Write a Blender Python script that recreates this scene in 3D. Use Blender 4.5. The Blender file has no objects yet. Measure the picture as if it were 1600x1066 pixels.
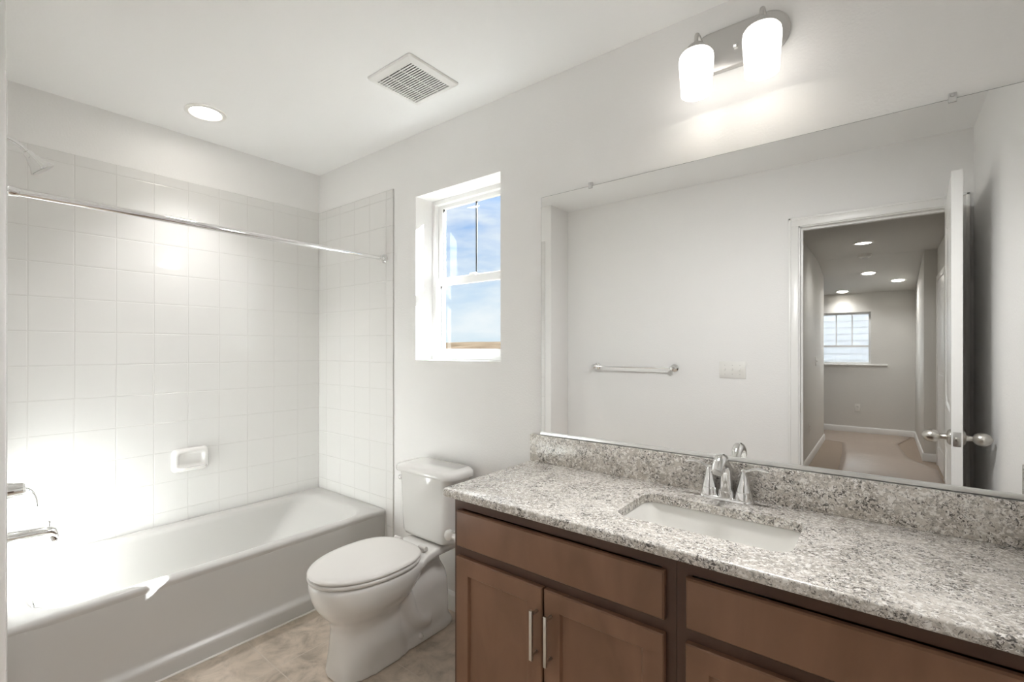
import bpy, bmesh, math, random
from mathutils import Vector, Matrix, noise
PI = math.pi
random.seed(4)
S = bpy.context.scene
C = S.collection

# ------------------------------------------------------------------ camera
W, H = 1600, 1066
F_PX, U0, V0, YAW = 741.04, 776.66, 545.65, math.radians(50.845)
cam = bpy.data.cameras.new('camera')
cam.sensor_width = 36; cam.sensor_fit = 'HORIZONTAL'
cam.lens = F_PX / W * 36
cam.shift_x = (W / 2 - U0) / W
cam.shift_y = (V0 - H / 2) / W
cam.clip_start = 0.01; cam.clip_end = 5000
co = bpy.data.objects.new('camera', cam); C.objects.link(co)
co.location = (2.8909, -1.6905, 1.2938)
co.rotation_euler = (PI / 2, 0, PI / 2 - YAW)
S.camera = co

# ------------------------------------------------------------------ world
SUN_DIR = Vector((-.615, -1.0, -.80)).normalized()
SKY = .50
w = bpy.data.worlds.new('sky'); S.world = w; w.use_nodes = True
nt = w.node_tree; N = nt.nodes; L = nt.links
bg = N['Background']
tc = N.new('ShaderNodeTexCoord'); sx = N.new('ShaderNodeSeparateXYZ')
L.new(tc.outputs['Generated'], sx.inputs[0])
rp = N.new('ShaderNodeValToRGB')
rp.color_ramp.elements[0].position = 0.0; rp.color_ramp.elements[0].color = (.74, .84, .92, 1)
e = rp.color_ramp.elements.new(.12); e.color = (.62, .76, .93, 1)
e = rp.color_ramp.elements.new(.26); e.color = (.36, .55, .90, 1)
e = rp.color_ramp.elements.new(.5); e.color = (1.0, 1.2, 1.5, 1)
rp.color_ramp.elements[-1].position = 1.0; rp.color_ramp.elements[-1].color = (1.1, 1.3, 1.6, 1)
L.new(sx.outputs['Z'], rp.inputs[0])
mp = N.new('ShaderNodeMapping'); mp.inputs['Scale'].default_value = (1.6, 1.6, 7)
L.new(tc.outputs['Generated'], mp.inputs[0])
nz = N.new('ShaderNodeTexNoise'); nz.inputs['Scale'].default_value = 2.2; nz.inputs['Detail'].default_value = 8
nz.inputs['Roughness'].default_value = .55; nz.inputs['Distortion'].default_value = .4
L.new(mp.outputs[0], nz.inputs[0])
cr = N.new('ShaderNodeValToRGB'); cr.color_ramp.elements[0].position = .42; cr.color_ramp.elements[1].position = .66
L.new(nz.outputs[0], cr.inputs[0])
mx = N.new('ShaderNodeMixRGB'); mx.inputs['Color2'].default_value = (.93, .95, .98, 1)
L.new(cr.outputs[0], mx.inputs['Fac']); L.new(rp.outputs[0], mx.inputs['Color1'])
L.new(mx.outputs[0], bg.inputs[0]); bg.inputs[1].default_value = SKY

sun = bpy.data.lights.new('sun', 'SUN'); sun.energy = 41; sun.angle = .0093; sun.color = (.965, .985, 1)
so = bpy.data.objects.new('sun', sun); C.objects.link(so); so.location = (3, 4, 6)
so.rotation_euler = SUN_DIR.to_track_quat('-Z', 'Y').to_euler()

VS = S.view_settings
S.display_settings.display_device = 'sRGB'
VS.view_transform = 'Standard'; VS.look = 'None'; VS.gamma = 1; VS.use_curve_mapping = False
VS.exposure = 1.14
try:
    cy = S.cycles
    cy.max_bounces = 16; cy.diffuse_bounces = 8; cy.glossy_bounces = 8; cy.transparent_max_bounces = 24
    cy.caustics_reflective = False; cy.caustics_refractive = False
    cy.sample_clamp_indirect = 22; cy.use_denoising = True
except Exception:
    pass

SHADE_E, CAN_E, HALL_E = 1.0, 14.0, 7.0
CAN_W, VAN_W, HALL_W = 23., 18., 11.

# ------------------------------------------------------------------ materials
def mat(name, col, rough=.5, metal=0., spec=.5, coat=0., emit=None, es=0.):
    m = bpy.data.materials.new(name); m.use_nodes = True
    b = m.node_tree.nodes['Principled BSDF']
    b.inputs['Base Color'].default_value = (*col, 1); b.inputs['Roughness'].default_value = rough
    b.inputs['Metallic'].default_value = metal; b.inputs['Specular IOR Level'].default_value = spec
    b.inputs['Coat Weight'].default_value = coat
    if emit: b.inputs['Emission Color'].default_value = (*emit, 1); b.inputs['Emission Strength'].default_value = es
    return m
def nd(m, t, **kw):
    n = m.node_tree.nodes.new(t)
    for k, v in kw.items():
        if k in n.inputs: n.inputs[k].default_value = v
        else: setattr(n, k, v)
    return n
def lk(m, a, b): m.node_tree.links.new(a, b)
def bsdf(m): return m.node_tree.nodes['Principled BSDF']
def math_(m, op, a, b=None, clamp=False):
    n = m.node_tree.nodes.new('ShaderNodeMath'); n.operation = op; n.use_clamp = clamp
    for i, v in enumerate((a, b)):
        if v is None: continue
        if isinstance(v, (int, float)): n.inputs[i].default_value = v
        else: lk(m, v, n.inputs[i])
    return n.outputs[0]
def add_bump(m, scale, dist, strength=.5, detail=3, rough=.5):
    g = nd(m, 'ShaderNodeNewGeometry')
    n = nd(m, 'ShaderNodeTexNoise', Scale=scale, Detail=detail, Roughness=rough)
    lk(m, g.outputs['Position'], n.inputs['Vector'])
    b = nd(m, 'ShaderNodeBump', Strength=strength, Distance=dist)
    lk(m, n.outputs[0], b.inputs['Height']); lk(m, b.outputs[0], bsdf(m).inputs['Normal'])
    return n
def vary(m, c1, c2, scale, lo=.35, hi=.65, detail=4, stretch=None, dist=0.):
    g = nd(m, 'ShaderNodeNewGeometry'); src = g.outputs['Position']
    if stretch:
        mp = nd(m, 'ShaderNodeMapping'); mp.inputs['Scale'].default_value = stretch
        lk(m, src, mp.inputs[0]); src = mp.outputs[0]
    n = nd(m, 'ShaderNodeTexNoise', Scale=scale, Detail=detail, Distortion=dist); lk(m, src, n.inputs['Vector'])
    r = nd(m, 'ShaderNodeValToRGB'); r.color_ramp.elements[0].position = lo; r.color_ramp.elements[1].position = hi
    r.color_ramp.elements[0].color = (*c1, 1); r.color_ramp.elements[1].color = (*c2, 1)
    lk(m, n.outputs[0], r.inputs[0]); lk(m, r.outputs[0], bsdf(m).inputs['Base Color'])
    return r

M = {}
M['wall'] = mat('wall_paint', (.865, .858, .848), .62); add_bump(M['wall'], 120, .0025, .35, 3)
M['ceiling'] = mat('ceiling_paint', (.92, .918, .912), .8); add_bump(M['ceiling'], 90, .002, .2, 3)
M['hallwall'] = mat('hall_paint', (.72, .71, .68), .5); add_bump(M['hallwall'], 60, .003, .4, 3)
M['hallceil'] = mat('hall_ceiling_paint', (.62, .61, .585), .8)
M['trim'] = mat('white_trim_paint', (.86, .855, .84), .3)
M['vinyl'] = mat('white_vinyl', (.88, .88, .87), .35)
M['shaded_vinyl'] = mat('grey_shaded_muntin', (.05, .052, .055), .5)  # muntin's shade against the sky put into a near-black colour
M['porcelain'] = mat('white_porcelain', (.78, .77, .75), .09, coat=.4)
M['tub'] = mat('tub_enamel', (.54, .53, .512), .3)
M['sinkm'] = mat('sink_porcelain', (.80, .79, .76), .15)
M['seat'] = mat('seat_plastic', (.68, .66, .635), .2)
M['chrome'] = mat('chrome', (.86, .86, .86), .06, 1.)
M['nickel'] = mat('brushed_nickel', (.62, .60, .56), .28, 1.)
M['nickel_light'] = mat('aluminium_channel', (.80, .80, .79), .32, .85)
M['satin'] = mat('satin_nickel_plate', (.60, .59, .575), .38, 1.)
M['mirror'] = mat('mirror_silver', (.93, .935, .93), .0, 1.)
M['mirroredge'] = mat('mirror_edge', (.22, .24, .23), .3)
M['dark'] = mat('dark_void', (.03, .03, .03), .8)
M['dslot'] = mat('shadowed_slot', (.012, .012, .011), .8)
M['plate'] = mat('white_plastic', (.82, .81, .78), .35)
M['grille'] = mat('grille_plastic', (.84, .83, .81), .45)
M['caulk'] = mat('caulk', (.85, .83, .79), .5)
M['black'] = mat('black_rubber', (.02, .02, .02), .5)
M['shade'] = mat('opal_glass_lit', (.9, .88, .84), .35, emit=(1, .965, .91), es=SHADE_E)
M['lens'] = mat('downlight_lens', (.9, .9, .9), .4, emit=(1, .95, .87), es=CAN_E)
M['hlens'] = mat('hall_downlight_lens', (.9, .9, .9), .4, emit=(1, .93, .84), es=HALL_E)

# clear glass pane: transparent with a Fresnel reflection
g = bpy.data.materials.new('window_glass'); g.use_nodes = True; M['glass'] = g
n_ = g.node_tree; n_.nodes.remove(n_.nodes['Principled BSDF'])
tr = nd(g, 'ShaderNodeBsdfTransparent'); tr.inputs[0].default_value = (.95, .97, .965, 1)
gl = nd(g, 'ShaderNodeBsdfGlossy'); gl.inputs['Roughness'].default_value = .0
fr = nd(g, 'ShaderNodeLayerWeight', Blend=.5); ms = nd(g, 'ShaderNodeMixShader')
ff = math_(g, 'ADD', math_(g, 'MULTIPLY', math_(g, 'POWER', fr.outputs['Facing'], 5.), .9), .02)
lk(g, ff, ms.inputs[0]); lk(g, tr.outputs[0], ms.inputs[1]); lk(g, gl.outputs[0], ms.inputs[2])
lk(g, ms.outputs[0], n_.nodes['Material Output'].inputs[0])
# protective film on the hall carpet
g = mat('carpet_film', (.60, .50, .42), .4); M['film'] = g; add_bump(g, 9, .02, .5, 4)
bsdf(g).inputs['Alpha'].default_value = .65
# clear plastic clip
M['clearclip'] = mat('clear_plastic', (.9, .9, .9), .12); bsdf(M['clearclip']).inputs['Alpha'].default_value = .7

def tile_mat(name, axis, o1, o2, pitch=.1534, gw=.0016):
    m = mat(name, (.76, .753, .738), .07, coat=.2)
    g = nd(m, 'ShaderNodeNewGeometry'); s = nd(m, 'ShaderNodeSeparateXYZ'); lk(m, g.outputs['Position'], s.inputs[0])
    def d(out, off):
        t = math_(m, 'DIVIDE', math_(m, 'SUBTRACT', out, off), pitch)
        f = math_(m, 'FRACT', t); return math_(m, 'MULTIPLY', math_(m, 'MINIMUM', f, math_(m, 'SUBTRACT', 1., f)), pitch), math_(m, 'FLOOR', t)
    du, fu = d(s.outputs[axis], o1); dv, fv = d(s.outputs['Z'], o2)
    # lowest value of both distances; nothing drawn above the last full course
    mn = math_(m, 'MINIMUM', du, dv)
    mr = nd(m, 'ShaderNodeMapRange'); mr.inputs['From Min'].default_value = gw * .5; mr.inputs['From Max'].default_value = gw * .5 + .0035
    mr.interpolation_type = 'SMOOTHSTEP'
    lk(m, mn, mr.inputs[0])
    mr2 = nd(m, 'ShaderNodeMapRange'); mr2.inputs['From Min'].default_value = gw * .5; mr2.inputs['From Max'].default_value = gw
    lk(m, mn, mr2.inputs[0])
    mix = nd(m, 'ShaderNodeMixRGB'); mix.inputs[1].default_value = (.70, .69, .67, 1); mix.inputs[2].default_value = (.76, .753, .738, 1)
    lk(m, mr2.outputs[0], mix.inputs[0]); lk(m, mix.outputs[0], bsdf(m).inputs['Base Color'])
    # slight tilt per tile + glaze ripple
    wn = nd(m, 'ShaderNodeTexWhiteNoise'); wn.noise_dimensions = '2D'
    cb = nd(m, 'ShaderNodeCombineXYZ'); lk(m, fu, cb.inputs[0]); lk(m, fv, cb.inputs[1]); lk(m, cb.outputs[0], wn.inputs['Vector'])
    ws = nd(m, 'ShaderNodeSeparateXYZ'); lk(m, wn.outputs['Color'], ws.inputs[0])
    tu = math_(m, 'MULTIPLY', math_(m, 'SUBTRACT', ws.outputs[0], .5), math_(m, 'FRACT', math_(m, 'DIVIDE', math_(m, 'SUBTRACT', s.outputs[axis], o1), pitch)))
    tv = math_(m, 'MULTIPLY', math_(m, 'SUBTRACT', ws.outputs[1], .5), math_(m, 'FRACT', math_(m, 'DIVIDE', math_(m, 'SUBTRACT', s.outputs['Z'], o2), pitch)))
    nz = nd(m, 'ShaderNodeTexNoise', Scale=9., Detail=1.); lk(m, g.outputs['Position'], nz.inputs['Vector'])
    h = math_(m, 'ADD', math_(m, 'ADD', math_(m, 'MULTIPLY', tu, .9), math_(m, 'MULTIPLY', tv, .9)), math_(m, 'MULTIPLY', nz.outputs[0], .35))
    h = math_(m, 'ADD', math_(m, 'MULTIPLY', mr.outputs[0], .55), h)
    b = nd(m, 'ShaderNodeBump', Strength=1.0, Distance=.0012)
    lk(m, h, b.inputs['Height']); lk(m, b.outputs[0], bsdf(m).inputs['Normal'])
    return m
M['tile_left'] = tile_mat('tile_left', 'Y', 0., 1.679)
M['tile_back'] = tile_mat('tile_back', 'X', .7115, 1.679)

def floor_mat():
    m = mat('floor_tile', (.5, .42, .35), .38)
    g = nd(m, 'ShaderNodeNewGeometry'); s = nd(m, 'ShaderNodeSeparateXYZ'); lk(m, g.outputs['Position'], s.inputs[0])
    def d(out, off, P=.33):
        f = math_(m, 'FRACT', math_(m, 'DIVIDE', math_(m, 'SUBTRACT', out, off), P))
        return math_(m, 'MULTIPLY', math_(m, 'MINIMUM', f, math_(m, 'SUBTRACT', 1., f)), P)
    mn = math_(m, 'MINIMUM', d(s.outputs['X'], .98), d(s.outputs['Y'], -.765))
    n1 = nd(m, 'ShaderNodeTexNoise', Scale=9., Detail=8., Roughness=.65, Distortion=.6); lk(m, g.outputs['Position'], n1.inputs['Vector'])
    r = nd(m, 'ShaderNodeValToRGB')
    r.color_ramp.elements[0].position = .34; r.color_ramp.elements[0].color = (.37, .315, .255, 1)
    r.color_ramp.elements[1].position = .62; r.color_ramp.elements[1].color = (.68, .58, .485, 1)
    e = r.color_ramp.elements.new(.47); e.color = (.55, .47, .39, 1)
    lk(m, n1.outputs[0], r.inputs[0])
    mr = nd(m, 'ShaderNodeMapRange'); mr.inputs['From Min'].default_value = .0012; mr.inputs['From Max'].default_value = .0025; lk(m, mn, mr.inputs[0])
    mix = nd(m, 'ShaderNodeMixRGB'); mix.inputs[1].default_value = (.62, .55, .47, 1)
    lk(m, mr.outputs[0], mix.inputs[0]); lk(m, r.outputs[0], mix.inputs[2]); lk(m, mix.outputs[0], bsdf(m).inputs['Base Color'])
    b = nd(m, 'ShaderNodeBump', Strength=.5, Distance=.001); lk(m, mr.outputs[0], b.inputs['Height']); lk(m, b.outputs[0], bsdf(m).inputs['Normal'])
    return m
M['floor'] = floor_mat()

def granite():
    m = mat('granite', (.6, .58, .54), .24)
    g = nd(m, 'ShaderNodeNewGeometry'); P = g.outputs['Position']
    def nz(sc, de=3., di=0., ro=.5, off=0.):
        mp = nd(m, 'ShaderNodeMapping'); mp.inputs['Location'].default_value = (off, off * .7, off * 1.3)
        lk(m, P, mp.inputs[0])
        n = nd(m, 'ShaderNodeTexNoise', Scale=sc, Detail=de, Distortion=di, Roughness=ro); lk(m, mp.outputs[0], n.inputs['Vector']); return n.outputs[0]
    def step(v, a, b):
        r = nd(m, 'ShaderNodeMapRange'); r.inputs['From Min'].default_value = a; r.inputs['From Max'].default_value = b
        r.interpolation_type = 'SMOOTHSTEP'; lk(m, v, r.inputs[0]); return r.outputs[0]
    def mixc(f, a, b):
        x = nd(m, 'ShaderNodeMixRGB')
        lk(m, f, x.inputs[0])
        if isinstance(a, tuple): x.inputs[1].default_value = (*a, 1)
        else: lk(m, a, x.inputs[1])
        x.inputs[2].default_value = (*b, 1); return x.outputs[0]
    c = mixc(step(nz(13, 4), .36, .64), (.70, .66, .61), (.55, .51, .46))
    c = mixc(step(nz(95, 3, .5, .6, 3), .50, .58), c, (.86, .835, .80))
    c = mixc(math_(m, 'MULTIPLY', step(nz(80, 5, .9, .68, 7), .535, .585), .72), c, (.40, .375, .345))
    cl = step(nz(10, 4, .8, .62, 11), .40, .58)
    sp = step(nz(100, 3, 1.6, .62, 17), .545, .575)
    c = mixc(math_(m, 'MULTIPLY', math_(m, 'MULTIPLY', sp, cl), .95), c, (.10, .092, .085))
    sp2 = step(nz(72, 4, 2.2, .68, 23), .59, .615)
    c = mixc(math_(m, 'MULTIPLY', sp2, .85), c, (.13, .115, .105))
    lk(m, c, bsdf(m).inputs['Base Color'])
    return m
M['granite'] = granite()

def wood(name, c1, c2, st):
    m = mat(name, c1, .36, spec=.4)
    vary(m, c1, c2, 5, .3, .7, 6, st, .6)
    add_bump(m, 260, .0006, .25)
    return m
M['wood'] = wood('stained_maple', (.190, .100, .058), (.265, .140, .084), (1.6, 1.6, .6))
M['woodf'] = wood('shaded_frame_maple', (.078, .038, .024), (.105, .054, .034), (1.6, 1.6, .5))  # same cabinet wood darkened, shade on the frame painted into its colour
M['carpet'] = mat('carpet', (.36, .28, .22), .95); vary(M['carpet'], (.26, .20, .155), (.42, .34, .27), 220, .35, .65, 3); 
M['siding'] = mat('white_siding', (.86, .86, .87), .6)
M['land'] = mat('dry_grassland', (.03, .022, .015), .95); vary(M['land'], (.034, .025, .017), (.066, .050, .036), .05, .35, .65, 6, (1, 1, 6))

bsdf(M['land']).inputs['Specular IOR Level'].default_value = 0.
# ------------------------------------------------------------------ mesh helpers
def bx(bm, x0, x1, y0, y1, z0, z1, bev=0., seg=2, mtx=None):
    vs = [bm.verts.new((x, y, z)) for x in (x0, x1) for y in (y0, y1) for z in (z0, z1)]
    fs = [bm.faces.new([vs[i] for i in q]) for q in ((0,1,3,2),(4,6,7,5),(0,4,5,1),(2,3,7,6),(0,2,6,4),(1,5,7,3))]
    if bev > 0:
        es = list({e for f in fs for e in f.edges})
        r = bmesh.ops.bevel(bm, geom=es, offset=bev, segments=seg, affect='EDGES', profile=.5)
        vs = list({v for f in r['faces'] for v in f.verts} | {v for v in vs if v.is_valid})
    if mtx:
        for v in vs: v.co = mtx @ v.co
    return vs
def frame_of(d):
    d = d.normalized(); a = Vector((0, 0, 1)) if abs(d.z) < .95 else Vector((1, 0, 0))
    u = d.cross(a).normalized(); return u, d.cross(u).normalized()
def tube(bm, pts, rad, seg=16, cap=True, sq=None):
    """swept tube; rad number or list; sq = (a,b) flattening of the section"""
    pts = [Vector(p) for p in pts]; n = len(pts)
    if not isinstance(rad, (list, tuple)): rad = [rad] * n
    rings = []; u = None
    for i, p in enumerate(pts):
        d = (pts[min(i + 1, n - 1)] - pts[max(i - 1, 0)]).normalized()
        if u is None: u, v = frame_of(d)
        else:
            u = (u - d * u.dot(d)).normalized(); v = d.cross(u)
        a, b = sq if sq else (1, 1)
        rings.append([bm.verts.new(p + (u * math.cos(2*PI*k/seg) * a + v * math.sin(2*PI*k/seg) * b) * rad[i]) for k in range(seg)])
    for i in range(n - 1):
        for k in range(seg):
            bm.faces.new([rings[i][k], rings[i][(k+1) % seg], rings[i+1][(k+1) % seg], rings[i+1][k]])
    if cap:
        bm.faces.new(rings[0][::-1]); bm.faces.new(rings[-1])
    return rings
def lathe(bm, prof, seg=32, org=(0,0,0), axis=(0,0,1), cap=True):
    o = Vector(org); d = Vector(axis).normalized(); u, v = frame_of(d)
    rings = [[bm.verts.new(o + d*z + (u*math.cos(2*PI*k/seg) + v*math.sin(2*PI*k/seg))*max(r, 1e-5)) for k in range(seg)] for r, z in prof]
    for i in range(len(rings) - 1):
        for k in range(seg):
            bm.faces.new([rings[i][k], rings[i][(k+1) % seg], rings[i+1][(k+1) % seg], rings[i+1][k]])
    if cap:
        bm.faces.new(rings[0][::-1]); bm.faces.new(rings[-1])
def curve(pts, n=8):
    """Catmull-Rom through the points"""
    P = [Vector(p) for p in pts]; P = [P[0]*2 - P[1]] + P + [P[-1]*2 - P[-2]]; out = []
    for i in range(1, len(P) - 2):
        for k in range(n):
            t = k / n; a, b, c, d = P[i-1], P[i], P[i+1], P[i+2]
            out.append(.5*((2*b) + (c-a)*t + (2*a-5*b+4*c-d)*t*t + (3*b-a-3*c+d)*t**3))
    out.append(P[-2]); return out
def rrect(cx, cy, hx, hy, r, n=8):
    pts = []
    for sx_, sy_, a0 in ((1,1,0),(-1,1,PI/2),(-1,-1,PI),(1,-1,1.5*PI)):
        for k in range(n + 1):
            a = a0 + k/n*PI/2
            pts.append((cx + sx_*(hx-r) + r*math.cos(a), cy + sy_*(hy-r) + r*math.sin(a)))
    return pts
def sellipse(cx, yb, yf, hw, n=48, e=2.0, ef=None, egg=0.):
    """super-ellipse outline, yb back, yf front; egg moves the widest point to the back"""
    pts = []; cyy = (yb + yf)/2; hl = abs(yb - yf)/2
    for k in range(n):
        a = 2*PI*k/n; c, s = math.cos(a), math.sin(a)
        ee = e if s > 0 else (ef or e)
        x = hw*math.copysign(abs(c)**(2/ee), c); y = hl*math.copysign(abs(s)**(2/ee), s)
        x *= 1 + egg*(s)
        pts.append((cx + x, cyy + y))
    return pts
def loft(bm, rings, cap0=True, cap1=True):
    R = [[bm.verts.new(p) for p in r] for r in rings]; n = len(R[0])
    for i in range(len(R) - 1):
        for k in range(n):
            bm.faces.new([R[i][k], R[i][(k+1) % n], R[i+1][(k+1) % n], R[i+1][k]])
    if cap0: bm.faces.new(R[0][::-1])
    if cap1: bm.faces.new(R[-1])
    return R
def worldloc(o):
    p = Vector((0, 0, 0))
    while o: p = p + o.location; o = o.parent
    return p
def obj(name, bm, m, parent=None, smooth=True, angle=35, bevel=0.):
    """links ONE mesh object; the bmesh is in world coordinates, its origin goes to its base"""
    bmesh.ops.recalc_face_normals(bm, faces=bm.faces[:])
    off = worldloc(parent) if parent else Vector((0, 0, 0))
    if parent:
        for v in bm.verts: v.co -= off
    me = bpy.data.meshes.new(name); bm.to_mesh(me); bm.free()
    me.materials.append(M[m] if isinstance(m, str) else m)
    o = bpy.data.objects.new(name, me); C.objects.link(o)
    if parent: o.parent = parent
    if bevel:
        b = o.modifiers.new('bevel', 'BEVEL'); b.width = bevel; b.segments = 2; b.limit_method = 'ANGLE'; b.angle_limit = math.radians(40)
    if smooth:
        for p in me.polygons: p.use_smooth = True
        me.set_sharp_from_angle(angle=math.radians(angle))
    return o
def tag(o, label, cat, group=None):
    o['label'] = label; o['category'] = cat
    if group: o['group'] = group
    return o
def thing(name, label, cat, loc, group=None):
    o = bpy.data.objects.new(name, None); C.objects.link(o); o.location = loc; o.empty_display_size = .05
    return tag(o, label, cat, group)
def struct(name, bm, m, parent=None, **kw):
    o = obj(name, bm, m, parent, **kw)
    if not parent: o['kind'] = 'structure'
    return o
def sempty(name, loc):
    o = bpy.data.objects.new(name, None); C.objects.link(o); o.location = loc; o['kind'] = 'structure'; o.empty_display_size = .05
    return o
def B(): return bmesh.new()
def dup(root, loc, label=None, group=None):
    r = root.copy(); C.objects.link(r); r.location = loc
    if label: r['label'] = label
    if group: r['group'] = group
    for ch in list(root.children):
        c = ch.copy(); C.objects.link(c); c.parent = r
        for g in list(ch.children):
            d = g.copy(); C.objects.link(d); d.parent = c
    return r

# ------------------------------------------------------------------ dimensions
RX, D, CH = 3.2535, -1.7775, 2.44
BX, BY = .844, -1.517            # plumbing chase at the head of the tub
WX0, WX1, WZ0, WZ1 = .955, 1.535, 1.237, 2.107
T = .008
# ------------------------------------------------------------------ room shell
def wall_with_hole(bm, x0, x1, y0, y1, z0, z1, hx0, hx1, hz0, hz1):
    """wall along X with a rectangular opening, watertight frame"""
    def ring(y):
        o = [(x0,y,z0),(x1,y,z0),(x1,y,z1),(x0,y,z1)]; i = [(hx0,y,hz0),(hx1,y,hz0),(hx1,y,hz1),(hx0,y,hz1)]
        return [bm.verts.new(p) for p in o], [bm.verts.new(p) for p in i]
    oa, ia = ring(y0); ob, ib = ring(y1)
    for k in range(4):
        j = (k+1) % 4
        bm.faces.new([oa[k], oa[j], ia[j], ia[k]]); bm.faces.new([ob[k], ib[k], ib[j], ob[j]])
        bm.faces.new([ia[k], ia[j], ib[j], ib[k]]); bm.faces.new([oa[k], ob[k], ob[j], oa[j]])
bm = B(); wall_with_hole(bm, -.15, RX+.12, 0, .21, 0, CH, WX0, WX1, WZ0, WZ1); struct('wall_back', bm, 'wall', smooth=False)
bm = B(); bx(bm, -.15, 0, D, 0, 0, CH); struct('wall_left', bm, 'wall', smooth=False)
bm = B(); bx(bm, RX, RX+.12, D, 0, 0, CH); struct('wall_right', bm, 'wall', smooth=False)
bm = B(); bx(bm, 0, BX, D, BY, 0, CH, .006); struct('wall_shower', bm, 'wall')
DX0, DX1, DZ = 2.486, 3.182, 2.052
bm = B()
x0, x1, y0, y1 = -.15, RX+.12, D-.12, D
prof = [(x0,0),(DX0-.006,0),(DX0-.006,DZ+.006),(DX1+.006,DZ+.006),(DX1+.006,0),(x1,0),(x1,CH),(x0,CH)]
fr_ = [bm.verts.new((a, y1, b)) for a, b in prof]; bk_ = [bm.verts.new((a, y0, b)) for a, b in prof]
bm.faces.new(fr_[::-1]); bm.faces.new(bk_)
for k in range(8): bm.faces.new([fr_[k], fr_[(k+1) % 8], bk_[(k+1) % 8], bk_[k]])
struct('wall_front', bm, 'wall', smooth=False)
bm = B(); bx(bm, -.15, RX+.12, D-.12, .21, CH, CH+.15); struct('ceiling', bm, 'ceiling', smooth=False)
bm = B(); bx(bm, -.15, RX+.12, D-.06, .21, -.12, 0); struct('floor', bm, 'floor', smooth=False)

# tiled surround (three slabs with a soft bullnose edge)
TT = 2.189
bm = B(); bx(bm, 0, T, BY+T, -T, .02, TT); struct('wall_tile_left', bm, 'tile_left', bevel=.003)
bm = B(); bx(bm, 0, .7733, -T, 0, .0, TT); struct('wall_tile_back', bm, 'tile_back', bevel=.004)
bm = B(); bx(bm, 0, .789, BY, BY+T, .0, TT-.03); struct('wall_tile_shower', bm, 'tile_back', bevel=.004)

# baseboards
def baseboard(name, pts_a, pts_b, nrm, m='trim', hgt=.09):
    a, b, n = Vector((*pts_a, 0)), Vector((*pts_b, 0)), Vector((*nrm, 0)).normalized()
    pr = [(0,0),(.014,0),(.014,hgt-.02),(.010,hgt-.008),(.004,hgt),(0,hgt)]
    bm = B(); loft(bm, [[a + n*x + Vector((0,0,z)) for x, z in pr], [b + n*x + Vector((0,0,z)) for x, z in pr]])
    return struct(name, bm, m, angle=20)
baseboard('baseboard_back', (.775, 0), (1.738, 0), (0, -1))
baseboard('baseboard_shower', (BX, D), (BX, BY+.0), (1, 0))
baseboard('baseboard_front', (BX, D), (DX0-.056, D), (0, 1))
baseboard('baseboard_right', (RX, D), (RX, -.545), (-1, 0))
bm = B(); bx(bm, .7035, .7135, BY+T, -T, 0, .006, .002); struct('trim_1', bm, 'caulk', smooth=False)

# ------------------------------------------------------------------ window
wn = sempty('window_1', ((WX0+WX1)/2, .12, WZ0))
def rectframe(bm, x0, x1, z0, z1, y0, y1, wl, wr=None, wb=None, wt=None):
    wr = wr or wl; wb = wb or wl; wt = wt or wl
    def ring(y):
        o = [(x0,y,z0),(x1,y,z0),(x1,y,z1),(x0,y,z1)]; i = [(x0+wl,y,z0+wb),(x1-wr,y,z0+wb),(x1-wr,y,z1-wt),(x0+wl,y,z1-wt)]
        return [bm.verts.new(p) for p in o], [bm.verts.new(p) for p in i]
    oa, ia = ring(y0); ob, ib = ring(y1)
    for k in range(4):
        j = (k+1) % 4
        bm.faces.new([oa[k], oa[j], ia[j], ia[k]]); bm.faces.new([ob[k], ib[k], ib[j], ob[j]])
        bm.faces.new([ia[k], ia[j], ib[j], ib[k]]); bm.faces.new([oa[k], ob[k], ob[j], oa[j]])
bm = B(); rectframe(bm, WX0, WX1, WZ0, WZ1, .118, .20, .022, .022, .022, .022); obj('window_frame', bm, 'vinyl', wn, bevel=.002)
# upper sash (outer track), lower sash (inner track)
bm = B(); rectframe(bm, WX0+.022, WX1-.022, 1.655, WZ1-.02, .145, .17, .034, .034, .03, .022)
us = obj('upper_sash', bm, 'vinyl', wn, bevel=.002)
bm = B(); bx(bm, WX0+.05, WX1-.05, .156, .158, 1.68, WZ1-.035); obj('glass_pane', bm, 'glass', us, smooth=False)
mc = 1.2455
bm = B(); bx(bm, mc-.0045, mc+.0045, .1585, .163, 1.68, WZ1-.038, .001); obj('muntin', bm, 'shaded_vinyl', us)
bm = B(); rectframe(bm, WX0+.018, WX1-.018, WZ0+.018, 1.678, .122, .145, .040, .040, .040, .040)
ls = obj('lower_sash', bm, 'vinyl', wn, bevel=.002)
bm = B(); bx(bm, WX0+.05, WX1-.05, .132, .134, WZ0+.05, 1.645); obj('glass_pane', bm, 'glass', ls, smooth=False)
bm = B(); bx(bm, WX0+.0565, WX0+.0595, .128, .138, WZ0+.06, 1.636); obj('gasket', bm, 'dark', ls, smooth=False)
bm = B(); bx(bm, WX0+.0545, WX0+.0570, .150, .160, 1.686, WZ1-.042); obj('gasket', bm, 'dslot', us, smooth=False)
bm = B(); bx(bm, mc-.022, mc+.022, .126, .142, 1.678, 1.690, .003); bx(bm, mc-.004, mc+.020, .119, .128, 1.681, 1.687, .002); obj('sash_lock', bm, 'vinyl', ls)

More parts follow.
